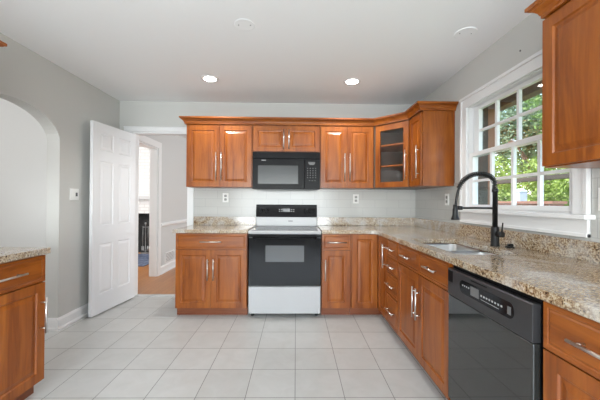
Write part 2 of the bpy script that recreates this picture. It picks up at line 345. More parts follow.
# ------------------------------------------------------------------ window 1
w1 = struct(MB().box(XR - .001, XR + .086, WY0, WY0 + .007, WZ0, WZ1).box(XR - .001, XR + .086, WY1 - .007, WY1, WZ0, WZ1).box(XR - .001, XR + .086, WY0 + .007, WY1 - .007, WZ1 - .007, WZ1).box(XR - .001, XR + .086, WY0 + .007, WY1 - .007, WZ0, WZ0 + .007).build('window_1', WHITE))
w1['label'] = 'white double-hung window with divided panes above the sink'
mb = MB().box(XR - .02, XR, WY0 - .085, WY0, WZ0, WZ1).box(XR - .02, XR, WY1, WY1 + .085, WZ0, WZ1).box(XR - .02, XR, WY0 - .085, WY1 + .085, WZ1, WZ1 + .09)
mb.box(XR - .032, XR, WY0 - .09, WY1 + .09, WZ1 + .075, WZ1 + .098).box(XR - .027, XR, WY0 - .088, WY0 - .066, WZ0, WZ1 + .075).box(XR - .027, XR, WY1 + .066, WY1 + .088, WZ0, WZ1 + .075)
mb.build('casing', WHITE, w1, .002)
bx(XR - .065, XR + .002, WY0 - .115, WY1 + .10, WZ0 - .025, WZ0).build('stool', WHITE, w1, .004)
MB().box(XR - .02, XR, WY0 - .085, WY1 + .085, 1.035, WZ0 - .026).box(XR - .026, XR, WY0 - .085, WY1 + .085, 1.035, 1.055).build('apron', WHITE, w1, .002)
def sash(x0, x1, z0, z1, bot, top, ycuts, zc, st=.034, sl=.055):
    y0, y1 = WY0 + .008, WY1 - .008; mb = MB()
    mb.box(x0, x1, y0, y1, z0, z0 + bot).box(x0, x1, y0, y1, z1 - top, z1).box(x0, x1, y0, y0 + st, z0 + bot, z1 - top).box(x0, x1, y1 - sl, y1, z0 + bot, z1 - top)
    s = mb.build('sash', WHITE, w1, .002); xm = (x0 + x1) / 2
    g = MB()
    for y in ycuts: g.box(xm - .012, xm + .012, y - .011, y + .011, z0 + bot, z1 - top)
    for a, b in zip([y0 + st] + [c + .011 for c in ycuts], [c - .011 for c in ycuts] + [y1 - sl]): g.box(xm - .012, xm + .012, a, b, zc - .010, zc + .010)
    g.build('muntin', WHITE, s)
    bx(xm - .002, xm + .002, y0 + st, y1 - sl, z0 + bot, z1 - top).build('pane', GLASS, s)
    return s
sash(XR + .004, XR + .038, WZ0 + .008, 1.648, .034, .035, (1.857, 2.087, 2.317), 1.400)
sash(XR + .043, XR + .077, 1.615, WZ1 - .008, .035, .030, (1.857, 2.087, 2.317), 1.835, sl=.075)
MB().box(XR + .008, XR + .034, 2.07, 2.13, 1.6485, 1.656).lathe([(.012, 0), (.012, .014), (.006, .018)], (XR + .020, 2.10, 1.656), 12).build('sash_lock', NICKEL, w1)

# ------------------------------------------------------------------ open six panel door
dd = struct(weld(panelled(.66, 2.02, .035, [(a, b, c, d) for a, b in ((.09, .29), (.37, .57)) for c, d in ((.20, .74), (.93, 1.62), (1.73, 1.92))],
      ((0, 0), (.010, .008), (.016, .008), (.04, .002), (.042, .002)), both=True).build('door_1', WDOOR, bevel=.002)))
# local x runs from the free edge to the hinge; front (-Y local) faces the room
p0 = Vector((-2.070, 3.085)); p1 = Vector((-1.985, 3.735)); ang = math.atan2(p1.y - p0.y, p1.x - p0.x)
dd.location = (p0.x, p0.y, .012); dd.rotation_euler = (0, 0, ang)
dd['label'] = 'open white six-panel door against the left wall'
MB().lathe([(.03, 0), (.03, -.006), (.012, -.01), (.010, -.035), (.026, -.045), (.028, -.058), (.018, -.068)], (.06, 0, .93), 18, 'y').build('handle', NICKEL, dd).hide_render = False
for z in (.2, 1.0, 1.8): MB().tube([(.664, .04, z - .045), (.664, .04, z + .045)], .006, 8).build('hinge', NICKEL, dd)
bpy.data.objects.remove(next(o for o in dd.children if o.name.startswith('handle')))

# ------------------------------------------------------------------ cabinets
def base_carcass(parent, w_, depth, m=WV, toe=.07):
    t = .018; mb = MB()
    mb.box(0, t, .021, depth, .092, .876).box(w_ - t, w_, .021, depth, .092, .876).box(t, w_ - t, .021, depth, .092, .11).box(t, w_ - t, depth - .01, depth, .11, .876)
    mb.box(t, w_ - t, .021, .04, .85, .876).box(t, w_ - t, .021, .04, .697, .722).box(w_ / 2 - .02, w_ / 2 + .02, .021, .04, .11, .697)
    mb.build('carcass', m, parent, .001)
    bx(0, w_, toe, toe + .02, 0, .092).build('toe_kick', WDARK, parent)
DB, DT, DRT = .095, .700, .868      # door bottom, door top, drawer top
g = .003; GE = .007
def base_cab(name, label, loc, rot, w_, depth, ndoors, handles, drawers=1, hlen=.2, hx=None):
    t = thing(name, label, 'cabinet', loc, rot); base_carcass(t, w_, depth)
    dw = (w_ - 2 * GE - g * (ndoors - 1)) / ndoors
    for i in range(ndoors):
        x0 = GE + i * (dw + g); hs = handles[i]
        cab_door(t, x0, x0 + dw, DB, DT, ('v', .028 if hs == 'l' else dw - .028, DT - DB - .20) if hs else None)
    dw = (w_ - 2 * GE - g * (drawers - 1)) / drawers
    for i in range(drawers):
        x0 = GE + i * (dw + g); drawer(t, x0, x0 + dw, DT + .006, DRT, hlen, hx=hx, name='drawer' if drawers == 1 else 'false_drawer_front')
    return t
YF, XF = 3.117, .88
base_cab('base_cabinet', 'two-door maple base cabinet with one wide drawer left of the range', (-1.24, YF, 0), 0, .747, .628, 2, 'rl', 1, .223)
base_cab('base_cabinet', 'narrow maple base cabinet with one drawer just right of the range', (.292, YF, 0), 0, .308, .628, 1, 'l', 1, .2)
# drawer stack, sink base, near cabinet: front faces -X ; local x runs toward the camera
def rloc(y): return (XF, y, 0)
RR = -PI / 2
t = thing('drawer_cabinet', 'narrow maple base cabinet with four stacked drawers near the inner corner', 'cabinet', rloc(2.808), RR)
dwid = .288; base_carcass(t, dwid, .655)
for z0, z1 in ((.706, .868), (.560, .700), (.368, .554), (.095, .362)):
    drawer(t, g, dwid - g, z0, z1, .2)
base_cab('sink_cabinet', 'wide maple sink cabinet with two doors and false drawer fronts beside dishwasher', rloc(2.517), RR, .855, .655, 2, 'rl', 2, .165)
base_cab('base_cabinet', 'maple base cabinet with drawer right of the black dishwasher, cut by photo edge', rloc(1.040), RR, .457, .655, 1, 'r', 1, .2)
# corner cabinet with hinged pair of doors
t = thing('corner_cabinet', 'maple corner base cabinet with two doors meeting in the inner corner', 'cabinet', (0, 0, 0))
ring = [(.603, YF + .021), (XF + .021, YF + .021), (XF + .021, 2.811), (XR - .008, 2.811), (XR - .008, YW - .008), (.603, YW - .008)]
MB().prism(ring, .092, .876).build('carcass', WV, t)
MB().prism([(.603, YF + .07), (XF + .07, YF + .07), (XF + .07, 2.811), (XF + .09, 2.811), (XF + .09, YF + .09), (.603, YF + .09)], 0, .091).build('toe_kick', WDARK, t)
cab_door(t, .612, XF - .003, DB, DRT, None, y=YF, frame=.05)
d2 = cab_door(t, 0, .286, DB, DRT, ('v', .286 - .028, .60), .23, frame=.05); d2.rotation_euler = (0, 0, RR); d2.location = (XF, YF - .017, DB)

# left run (front faces +X)
t = base_cab('base_cabinet', 'maple base cabinet with drawer on the left, in front of the archway', (-1.56, 1.445, 0), PI / 2, .457, .625, 1, 'r', 1, .22, hx=.175)
t2 = base_cab('base_cabinet', 'second maple base cabinet on the left side nearer the camera', (-1.56, .985, 0), PI / 2, .457, .625, 1, 'l', 1, .2)
bpy.data.objects  # noqa

# upper cabinets
def upper_carcass(parent, w_, depth, z0, z1, y0=.021):
    t_ = .018; mb = MB()
    mb.box(0, t_, y0, depth, z0, z1).box(w_ - t_, w_, y0, depth, z0, z1).box(t_, w_ - t_, y0, depth, z0, z0 + t_).box(t_, w_ - t_, y0, depth, z1 - t_, z1).box(t_, w_ - t_, depth - .01, depth, z0 + t_, z1 - t_)
    mb.box(t_, w_ - t_, y0, y0 + .018, z1 - .07, z1 - t_)
    return mb.build('carcass', WV, parent, .001)
UZ0, UZT, UD = 1.378, 2.078, .328
YU = 3.417
def upper(name, label, loc, rot, w_, z0, zt, nd, handles, hlen, top=2.12, frame=.055):
    t = thing(name, label, 'cabinet', loc, rot); upper_carcass(t, w_, UD - .001, z0 - .006, top)
    dw = (w_ - .020 - g * (nd - 1)) / nd
    for i in range(nd):
        x0 = .010 + i * (dw + g); hs = handles[i]; ho = .028
        cab_door(t, x0, x0 + dw, z0, zt, ('v', ho if hs == 'l' else dw - ho, .07 + hlen / 2 if hlen > .25 else (zt - z0) / 2 - .01), hlen, frame)
    return t
upper('wall_cabinet', 'two-door maple wall cabinet left of the microwave', (-1.247, YU, 0), 0, .760, UZ0, UZT, 2, 'rl', .32)
upper('wall_cabinet', 'short two-door maple wall cabinet above the microwave', (-.485, YU, 0), 0, .774, 1.790, UZT, 2, 'rl', .225, frame=.05)
upper('wall_cabinet', 'two-door maple wall cabinet right of the microwave', (.291, YU, 0), 0, .627, UZ0, UZT, 2, 'rl', .32)
XU = 1.21
upper('wall_cabinet', 'single-door maple wall cabinet left of the window', (XU, 3.122, 0), RR, .297, UZ0, UZT, 1, 'r', .32)
nearc = upper('wall_cabinet', 'large maple wall cabinet right of the window, cut by the photo edge', (XU, 1.440, 0), RR, .457, 1.392, 2.105, 1, 'r', .32, top=2.14)
leftc = upper('wall_cabinet', 'maple wall cabinet on the left, only its crown corner showing', (XL + .368, 1.33, 0), PI / 2, .457, UZ0, UZT, 1, 'l', .32)
# diagonal corner wall cabinet with glass door
t = thing('corner_wall_cabinet', 'diagonal maple corner wall cabinet with a glass door and shelves', 'cabinet')
pA, pB = Vector((.921, YU)), Vector((XU, YU - .289)); s2 = math.sqrt(.5); nrm = Vector((-s2, -s2))
oA, oB = pA - nrm * .021, pB - nrm * .021
xr, yb = XR - .002, YW - .007
def ringc(off):   # inner polygon
    return [(pA.x + .0, yb), (pA.x, oA.y + .0), (oB.x, oB.y), (xr, oB.y), (xr, yb)]
foot = [(.921, yb), (.921, 3.432), (1.225, 3.128), (xr, 3.128), (xr, yb)]
inner = [(.937, yb - .012), (.937, 3.444), (1.233, 3.148), (xr - .012, 3.148), (xr - .012, yb - .012)]
mb = MB().prism(foot, UZ0 - .006, UZ0 + .012).prism(foot, 2.09, 2.12)
mb.box(.921, .937, 3.432, yb, UZ0 + .012, 2.09).box(.937, xr, yb - .012, yb, UZ0 + .012, 2.09).box(xr - .012, xr, 3.128, yb - .012, UZ0 + .012, 2.09).box(1.225, xr - .012, 3.128, 3.144, UZ0 + .012, 2.09)
mb.build('carcass', WIN, t)
e = Vector((s2, -s2)); L_ = .400
fo = Vector((.927, 3.4215)) + Vector((.0, 0))
def dbox(m, u0, u1, v0, v1, z0, z1):   # u along diagonal face, v depth behind face
    o = Vector((.925, 3.413)); pts = []
    for u, v in ((u0, v0), (u1, v0), (u1, v1), (u0, v1)):
        p = o + e * u - nrm * v; pts.append((p.x, p.y))
    m.prism(pts, z0, z1)
bot = MB(); dbox(bot, .0, .405, .021, .034, UZ0 - .006, UZ0 + .03); dbox(bot, .0, .405, .021, .034, 2.05, 2.12); dbox(bot, .0, .02, .021, .034, UZ0 + .03, 2.05); dbox(bot, .385, .405, .021, .034, UZ0 + .03, 2.05)
bot.build('face_frame', WV, t)
dfm = MB(); z0, z1, fr = UZ0, UZT, .06
u0, u1 = .006, .399
for a in ((u0, u0 + fr, z0, z1), (u1 - fr, u1, z0, z1), (u0 + fr, u1 - fr, z0, z0 + fr), (u0 + fr, u1 - fr, z1 - fr, z1)): dbox(dfm, a[0], a[1], 0, .02, a[2], a[3])
gd = dfm.build('door', WV, t, .0016); gm = MB(); dbox(gm, u0 + fr, u1 - fr, .008, .012, z0 + fr, z1 - fr); gm.build('glass_pane', GLASS, gd)
hp = Vector((.925, 3.413)) + e * (u1 - .028) + nrm * .032; hb = Vector((.925, 3.413)) + e * (u1 - .028)
hm = MB().tube([(hp.x, hp.y, 1.45), (hp.x, hp.y, 1.77)], .0058)
for z in (1.495, 1.725): hm.tube([(hp.x, hp.y, z), (hb.x, hb.y, z)], .0046, 8)
hm.build('handle', NICKEL, gd)['label'] = 'brushed nickel bar handle'
for z in (1.62, 1.855):
    MB().prism(inner, z - .009, z + .009).build('shelf', WV, t)

# crown moulding
CROWN = [(0, 0), (.013, 0), (.013, .013), (.017, .015), (.022, .029), (.038, .047), (.048, .050), (.048, .055), (.058, .057), (.058, .073), (0, .073)]
def crown(path, z, mat_=WH, name='crown', parent=None, flip=1):
    n = len(path); P2 = [Vector(p) for p in path]; mb = MB(); rings = []
    for i, p in enumerate(P2):
        ds = []
        if i > 0: ds.append((P2[i] - P2[i - 1]).normalized())
        if i < n - 1: ds.append((P2[i + 1] - P2[i]).normalized())
        ns = [Vector((d.y, -d.x)) * flip for d in ds]
        m = sum(ns, Vector((0, 0))); m = m / len(ns); m = m / m.length_squared if m.length_squared > 0 else m
        rings += [(p.x + m.x * o_, p.y + m.y * o_, z + h) for o_, h in CROWN]
    k = len(CROWN)
    fs = [(i * k + j, i * k + (j + 1) % k, (i + 1) * k + (j + 1) % k, (i + 1) * k + j) for i in range(n - 1) for j in range(k)]
    fs += [tuple(range(k)), tuple(range((n - 1) * k, n * k))[::-1]]
    return mb.add(rings, fs).build(name, mat_, parent)
cr = crown([(-1.249, YW - .002), (-1.249, YU - .002), (.920, YU - .002), (XU - .002, 3.126), (XU - .002, 2.822), (XR - .002, 2.822)], 2.092)
props(cr, 'long maple crown moulding running along the tops of the back wall cabinets', 'crown molding')
cr.name = 'crown_molding'
# crown on the near right cabinet and the left one (their own parts)
c = crown([(XR - .002, 1.410), (XU - .002, 1.410), (XU - .002, .95)], 2.112, name='crown', flip=1); c.name = 'crown'
c.parent = nearc; c.matrix_parent_inverse = (Matrix.Translation(nearc.location) @ Matrix.Rotation(RR, 4, 'Z')).inverted()
c = crown([(XL + .002, 1.789), (XL + .370, 1.789), (XL + .370, 1.33)], 2.092, name='crown', flip=-1)
c.parent = leftc; c.matrix_parent_inverse = (Matrix.Translation(leftc.location) @ Matrix.Rotation(PI / 2, 4, 'Z')).inverted()
c.name = 'crown'

# ------------------------------------------------------------------ countertops
ZC0, ZC1 = .8765, .914
def slab(name, ring, hole, label, parts=()):
    bm = bmesh.new()
    def loop(pts):
        vs = [bm.verts.new((x, y, ZC1)) for x, y in pts]; return vs, [bm.edges.new((vs[i], vs[(i + 1) % len(vs)])) for i in range(len(vs))]
    lo = [loop(ring)] + ([loop(hole)] if hole else [])
    bmesh.ops.triangle_fill(bm, use_beauty=True, edges=[e_ for l in lo for e_ in l[1]])
    r = bmesh.ops.extrude_face_region(bm, geom=list(bm.faces)); vs = [v for v in r['geom'] if isinstance(v, bmesh.types.BMVert)]
    bmesh.ops.translate(bm, verts=vs, vec=(0, 0, ZC0 - ZC1)); bmesh.ops.recalc_face_normals(bm, faces=bm.faces)
    me = bpy.data.meshes.new(name); bm.to_mesh(me); bm.free(); me.materials.append(GRAN)
    o = bpy.data.objects.new(name, me); COL.objects.link(o); props(o, label, 'countertop')
    b = o.modifiers.new('bevel', 'BEVEL'); b.width = .004; b.segments = 2; b.limit_method = 'ANGLE'; b.angle_limit = math.radians(50)
    for p in parts: bx(*p).build('backsplash', GRAN, o, .002)
    return o
def rrect(x0, x1, y0, y1, r, n=6):
    pts = []
    for cx, cy, a0_ in ((x1 - r, y1 - r, 0), (x0 + r, y1 - r, 90), (x0 + r, y0 + r, 180), (x1 - r, y0 + r, 270)):
        for i in range(n + 1):
            a = math.radians(a0_ + 90 * i / n); pts.append((cx + r * math.cos(a), cy + r * math.sin(a)))
    return pts
SX0, SX1, SY0, SY1 = .945, 1.325, 1.69, 2.43
slab('countertop', [(-1.262, 3.095), (-.482, 3.095), (-.482, YW - .007), (-1.262, YW - .007)], None, 'short speckled granite countertop left of the range', [(-1.255, -.482, YW - .027, YW - .007, ZC1, 1.018)])
slab('countertop', [(.287, 3.095), (.80, 3.095), (.83, 3.085), (.858, 3.055), (.858, .30), (XR - .007, .30), (XR - .007, YW - .007), (.287, YW - .007)], rrect(SX0, SX1, SY0, SY1, .05),
     'long L-shaped speckled granite countertop around the sink and along the window wall', [(.287, XR - .007, YW - .027, YW - .007, ZC1, 1.018), (XR - .027, XR - .007, .30, YW - .0275, ZC1, 1.018)])
slab('countertop', [(-2.185, .98), (-1.535, .98), (-1.535, 1.905), (-2.185, 1.905)], None, 'speckled granite countertop on the left in front of the archway')

# sink
sk = thing('kitchen_sink', 'stainless steel double-bowl sink set under the granite counter', 'sink', (1.1, 2.02, .874))
def bowl(y0, y1, dep, parent):
    cx = (SX0 + SX1) / 2; x0, x1 = SX0 + .004, SX1 - .004; mb = MB(); rings = []
    L1 = [(0, 0, .045), (.004, -.012, .06), (.012, -dep * .85, .055), (.03, -dep, .04)]
    outer = []
    for ins, z, r in L1: rings.append([(x - 1.1, y - 2.02, z) for x, y in rrect(x0 + ins, x1 - ins, y0 + ins, y1 - ins, r)])
    for ins, z, r in [(.028, -dep - .002, .04), (.010, -dep * .85, .055), (.002, -.012, .06), (-.002, 0, .06)]: rings.append([(x - 1.1, y - 2.02, z) for x, y in rrect(x0 + ins, x1 - ins, y0 + ins, y1 - ins, r)])
    n = len(rings[0]); vs = [v for r_ in rings for v in r_]; m_ = len(rings)
    fs = [(i * n + k, i * n + (k + 1) % n, ((i + 1) % m_) * n + (k + 1) % n, ((i + 1) % m_) * n + k) for i in range(m_) for k in range(n) if i != 3]
    fs.append(tuple(range(3 * n, 4 * n))); fs.append(tuple(range(4 * n, 5 * n)))
    o = mb.add(vs, fs).build('bowl', STEEL, parent)
    for p in o.data.polygons: p.use_smooth = len(p.vertices) == 4
    d = MB().lathe([(.040, .0), (.042, .003), (.030, .004), (.028, .001)], ((x0 + x1) / 2 - 1.1, (y0 + y1) / 2 - 2.02, -dep + .0005), 20).build('drain', NICKEL, o)
bowl(SY0 + .004, 2.035, .16, sk); bowl(2.060, SY1 - .004, .19, sk)
fl = MB(); fl.box(-.151, .221, 2.0345 - 2.02, 2.0605 - 2.02, -.04, -.008); fl.build('divider', STEEL, sk, .004)

# faucet
fx, fy = 1.388, 2.03
fc = thing('kitchen_faucet', 'matte black spring-neck kitchen faucet behind the sink', 'faucet', (fx, fy, ZC1))
MB().lathe([(.030, .0005), (.030, .006), (.026, .012), (.025, .125), (.020, .135)], n=28).build('base', BMETAL, fc)
MB().lathe([(.0165, .135), (.0165, .37), (.020, .372), (.020, .395), (.012, .40)], n=24).build('neck', BMETAL, fc)
arc = []
cpts = [Vector(p) for p in ((-.003, 0, .40), (-.006, 0, .44), (-.028, 0, .477), (-.07, 0, .495), (-.13, 0, .497), (-.18, 0, .482), (-.222, 0, .452), (-.25, 0, .405), (-.266, 0, .345), (-.275, 0, .285))]
def spline(pts, n=8):
    o = []
    for i in range(len(pts) - 1):
        a, b, c_, d = pts[max(i - 1, 0)], pts[i], pts[i + 1], pts[min(i + 2, len(pts) - 1)]
        for k in range(n):
            s = k / n; o.append(.5 * ((2 * b) + (c_ - a) * s + (2 * a - 5 * b + 4 * c_ - d) * s * s + (3 * b - a - 3 * c_ + d) * s ** 3))
    return o + [pts[-1]]
arc = spline(cpts)
MB().tube(arc, .0085, 10).build('hose', BMETAL, fc)
coil = []; fine = spline(cpts, 60); npt = len(fine)
for i, p in enumerate(fine[:int(npt * .80)]):
    t_ = (fine[min(i + 1, npt - 1)] - fine[max(i - 1, 0)]).normalized(); u = Vector((0, 1, 0)); v = t_.cross(u); a = i * .40
    coil.append(p + (u * math.cos(a) + v * math.sin(a)) * .0145)
MB().tube(coil, .0032, 6).build('spring', BMETAL, fc)
MB().lathe([(.013, .285), (.0135, .262), (.017, .25), (.018, .215), (.022, .20), (.027, .188), (.027, .180)], (-.279, 0, 0), 20).build('spray_head', BMETAL, fc)
MB().tube([(-.014, 0, .262), (-.235, 0, .262)], .0075, 10).lathe([(.0, 0), (.014, 0), (.014, .03), (.008, .035)], (-.262, 0, .262), 14, 'x').build('support_arm', BMETAL, fc)
MB().tube([(0, -.02, .085), (.012, -.062, .085)], .019, 16).tube([(.008, -.055, .09), (.012, -.060, .165)], [.006, .0045], 10).build('lever', BMETAL, fc)
MB().lathe([(.028, 0), (.028, .005), (.022, .009)], (0, 0, 0), 20).tube([(.0, .015, .012), (.0, -.02, .018)], .011, 12).build('soap_cap', BMETAL).name = 'air_gap_cap'
ag = bpy.data.objects['air_gap_cap']; ag.location = (1.445, 1.965, ZC1); props(ag, 'small black round cap on the granite beside the faucet', 'sink accessory')

# ------------------------------------------------------------------ dishwasher
dw = thing('dishwasher', 'black built-in dishwasher under the granite counter', 'dishwasher', rloc(1.649), RR)
W_ = .598
bx(.002, W_ - .002, .012, .60, .03, .866).build('body', BLACK, dw)
bx(.004, W_ - .004, -.018, .011, .135, .705).build('door_panel', DWGLASS, dw, .004)
bx(.004, W_ - .004, .03, .0495, .0, .10).build('kick_plate', BLACK, dw) if False else None
bx(.004, W_ - .004, -.004, .011, .035, .13).build('lower_panel', DWGLASS, dw, .002)
cp = MB().prism([(-.019, .708), (-.021, .712), (-.021, .846), (-.017, .850), (.011, .850), (.011, .708)], .004, W_ - .004, 'x').build('control_panel', CHAR, dw, .002)
MB().prism([(x, z) for x, z in rrect(.125, .505, .752, .818, .03)], -.0225, -.0205, 'y').build('console', BGLASS, cp)
bx(.22, .285, -.0232, -.0224, .765, .808).build('display', GREYP, cp)
for i in range(4): bx(.15 + i * .017, .158 + i * .017, -.0232, -.0224, .790, .797).build('button', PRINT, cp)
for i in range(8): bx(.298 + i * .019, .308 + i * .019, -.0232, -.0224, .782, .790).build('button', PRINT, cp)
bx(.30, .42, -.0232, -.0224, .768, .770).build('marking', PRINT, cp)
bx(.47, .49, -.0232, -.0224, .768, .80).build('button', GREYP, cp)
bx(.22, .34, -.0218, -.0205, .832, .838).build('vent', BLACK, cp)
bx(.01, .055, -.0225, -.0205, .78, .840).build('latch', BLACK, cp)

# ------------------------------------------------------------------ range
rg = thing('electric_range', 'white electric range with black oven door and glass cooktop', 'range', (-.475, 3.09, 0))
RW = .756
MB().box(0, RW, .03, .625, .04, .872).build('body', APPW, rg, .002)
bx(.003, RW - .003, 0, .029, .045, .325).build('storage_drawer', APPW, rg, .008)
od = bx(.002, RW - .002, -.004, .029, .335, .832).build('oven_door', BGLASS, rg, .006)
bx(.178, .578, -.0055, -.004, .585, .755).build('oven_window', GREYW, od)
hd = MB().tube([(.05, -.048, .848), (RW - .05, -.048, .848)], .012, 12)
for x in (.06, RW - .06): hd.tube([(x, -.048, .848), (x, -.002, .82)], .010, 8)
hd.build('handle', BLACK, od)
bx(.0, RW, .004, .03, .836, .872).build('vent_panel', BLACK, rg, .002)
MB().prism([(-.012, .873), (-.016, .89), (-.012, .903), (0, .908), (.615, .908), (.615, .873)], 0, RW, 'x').build('cooktop_frame', APPW, rg, .003)
ct = bx(.03, RW - .03, .02, .545, .908, .9105).build('cooktop_glass', BLACKTOP, rg)
for cx, cy, r in ((.20, .15, .105), (.56, .15, .085), (.20, .41, .085), (.56, .41, .105)):
    m_ = MB(); vs = []
    for rr in (r, r - .004):
        for k in range(40): vs.append((cx + rr * math.cos(2 * PI * k / 40), cy + rr * math.sin(2 * PI * k / 40), .911))
    m_.add(vs, [(k, (k + 1) % 40, 40 + (k + 1) % 40, 40 + k) for k in range(40)]).build('burner_ring', GREYP, ct)
MB().prism([(.585, .909), (.592, 1.02), (.635, 1.02), (.635, .909)], .005, RW - .005, 'x').build('backguard', APPW, rg, .003)
bp = MB().prism([(.575, 1.02), (.592, 1.165), (.600, 1.172), (.635, 1.172), (.635, 1.02)], .002, RW - .002, 'x').build('control_panel', BGLASS, rg, .003)
for x in (.065, .135, .615, .685):
    k_ = MB().lathe([(.024, 0), (.024, -.008), (.019, -.012), (.017, -.028), (.012, -.031)], (0, 0, 0), 20, 'y').box(-.003, .003, -.036, -.012, -.016, .016).build('knob', BLACK, bp); k_.location = (x, .5845, 1.098)
bx(.33, .42, .578, .590, 1.085, 1.125).build('display', GREYW, bp)
for x in (.285, .312, .432, .459):
    for z in (1.085, 1.108): bx(x, x + .014, .578, .590, z, z + .010).build('button', PRINT, bp)
bx(.40, .455, .5855, .589, .965, .976).build('badge', GREYP, rg)
for x in (.04, RW - .04):
    for y in (.08, .58): MB().lathe([(.018, 0), (.018, .02), (.01, .02), (.01, .039)], (x, y, 0), 12).build('foot', RUBBER, rg)

# ------------------------------------------------------------------ microwave
mw = thing('microwave_oven', 'black over-the-range microwave mounted above the cooktop', 'microwave', (-.474, 3.35, 1.348))
MH = .422
bx(0, .760, .02, .388, .006, MH).build('body', BLACK, mw, .003)
bx(.0, .760, -.004, .0195, MH - .075, MH).build('vent_grille', BLACK, mw, .003)
dm = bx(.0, .585, -.008, .0195, .004, MH - .077).build('door', BLACK, mw, .004)
bx(.062, .512, -.0095, -.008, .062, .268).build('window', MWW, dm)
pm = bx(.588, .760, -.006, .0195, .004, MH - .077).build('control_panel', BLACK, mw, .003)
MB().prism([(.625, .31), (.705, .31), (.70, .290), (.685, .277), (.645, .277), (.63, .290)], -.0075, -.006, 'y').build('display', GREYP, pm)
for i in range(4):
    for j in range(5): bx(.615 + i * .03, .625 + i * .03, -.0072, -.006, .13 + j * .026, .140 + j * .026).build('button', GREYP, pm)
for i in range(3): bx(.635 + i * .03, .652 + i * .03, -.0072, -.006, .098, .103).build('button', GREYP, pm)
bx(.10, .15, -.0086, -.0075, .322, .331).build('badge', PRINT, dm)
bx(.06, .70, .03, .35, .0, .0055).build('underside', CHAR, mw)

# ------------------------------------------------------------------ outlets, switches, ceiling fixtures
def outlet(loc, rot, label, sw=False):
    t = thing('light_switch' if sw else 'outlet', label, 'light switch' if sw else 'outlet', loc, rot)
    if sw:
        bx(-.058, .058, -.006, 0, -.058, .058).build('plate', PLATE, t, .002)
        bx(.012, .034, -.012, -.006, -.018, .018).build('toggle', DARKSLOT, t, .002)
        bx(-.034, -.012, -.010, -.006, -.018, .018).build('toggle', PLATE, t, .002)
    else:
        bx(-.037, .037, -.006, 0, -.058, .058).build('plate', PLATE, t, .002)
        for z in (-.022, .022):
            o = MB().prism(rrect(-.016, .016, z - .015, z + .015, .008), -.0085, -.006, 'y').build('receptacle', mat('receptacle_grey', (.30, .30, .29), .4), t)
            MB().box(-.008, -.005, -.0092, -.0085, z - .004, z + .006).box(.005, .008, -.0092, -.0085, z - .004, z + .006).build('slot', DARKSLOT, o)
    return t
outlet((-.864, YW - .0065, 1.254), 0, 'white wall outlet on tiles left of the range')
outlet((.775, YW - .0065, 1.250), 0, 'white wall outlet on tiles right of the range')
outlet((XR - .0065, 2.955, 1.243), RR, 'white wall outlet on the window wall near the corner')
outlet((XR - .0065, 1.43, 1.235), RR, 'white wall plate right of the window at the photo edge')
outlet((XL + .0005, 2.995, 1.268), PI / 2, 'white switch plate on the left wall beside the open door', True)

def can(x, y, label):
    t = thing('recessed_ceiling_light', label, 'ceiling light', (x, y, HH), 0, 'recessed ceiling lights')
    n = 32; prof = [(.062, -.002), (.085, -.004), (.092, -.0005), (.092, 0), (.062, 0)]
    vs = [(r * math.cos(2 * PI * k / n), r * math.sin(2 * PI * k / n), z) for r, z in prof for k in range(n)]
    fs = [(i * n + k, i * n + (k + 1) % n, ((i + 1) % 5) * n + (k + 1) % n, ((i + 1) % 5) * n + k) for i in range(5) for k in range(n)]
    MB().add(vs, fs, True).build('trim_ring', WHITE, t)
    MB().lathe([(.061, -.0015), (.061, 0)], n=32).build('lens', LENS, t)
    l = lamp('bulb', 'SPOT', (0, 0, -.012), 30, (1, .98, .95), spot_size=math.radians(138), spot_blend=.5, shadow_soft_size=.06); l.parent = t
can(-.868, 3.03, 'lit round recessed ceiling light above the left wall cabinets')
can(.585, 3.05, 'lit round recessed ceiling light above the right wall cabinets')
for x, y, lb in ((-.36, 2.09, 'flat white round cover plate on the ceiling, left one'), (1.24, 2.14, 'flat white round cover plate on the ceiling near the window wall')):
    t = thing('ceiling_cover_plate', lb, 'cover plate', (x, y, HH))
    MB().lathe([(.068, -.002), (.072, -.001), (.072, 0)] if x < 0 else [(.072, -.005), (.077, -.002), (.077, 0)], n=32).build('plate', CEIL, t)
    for s in (-1, 1): MB().lathe([(.004, -.0062 if x > 0 else -.0032), (.005, -.0015)], (s * .042, 0, 0), 10).build('screw', DARKSLOT, t)
MB().lathe([(.006, 0), (.006, -.004)], (0, 0, 0), 10, 'x').build('wall_hook', DARKSLOT, loc=(XR - .0005, 2.0, 2.255))
props(bpy.data.objects['wall_hook'], 'tiny dark screw in the wall above the window', 'screw')

# dining room vent, fireplace things
t = thing('floor_register', 'white louvered wall vent low on the wall beyond the doorway', 'vent', (XL, 5.27, .135))
fr = MB().box(0, .012, -.19, .19, 0, .02).box(0, .012, -.19, .19, .17, .19).box(0, .012, -.19, -.17, .02, .17).box(0, .012, .17, .19, .02, .17).build('frame', WHITE, t)
lv = MB()
for i in range(6): lv.box(.001, .009, -.17, .17, .025 + i * .024, .036 + i * .024)
lv.build('louver', WHITE, t); bx(.0, .001, -.17, .17, .02, .17).build('backing', mat('vent_shadow', (.3, .3, .3), .8), t)
mb = MB().box(FX0, FX1, 7.28, 7.29, 0, .9).box(FX0, FX0 + .01, 7.0, 7.28, 0, .9).box(FX1 - .01, FX1, 7.0, 7.28, 0, .9).box(FX0 + .01, FX1 - .01, 7.0, 7.28, .89, .9).box(FX0 + .01, FX1 - .01, 7.0, 7.28, 0.001, .01)
fp = mb.build('firebox', SOOT); props(fp, 'black firebox of the white brick fireplace seen through two doorways', 'fireplace')
o = bx(-4.7, -2.9, 6.82, 6.999, 1.24, 1.31).build('mantel_shelf', mat('mantel_grey', (.42, .42, .42), .5), bevel=.004); props(o, 'grey mantel shelf on the white brick wall', 'shelf')
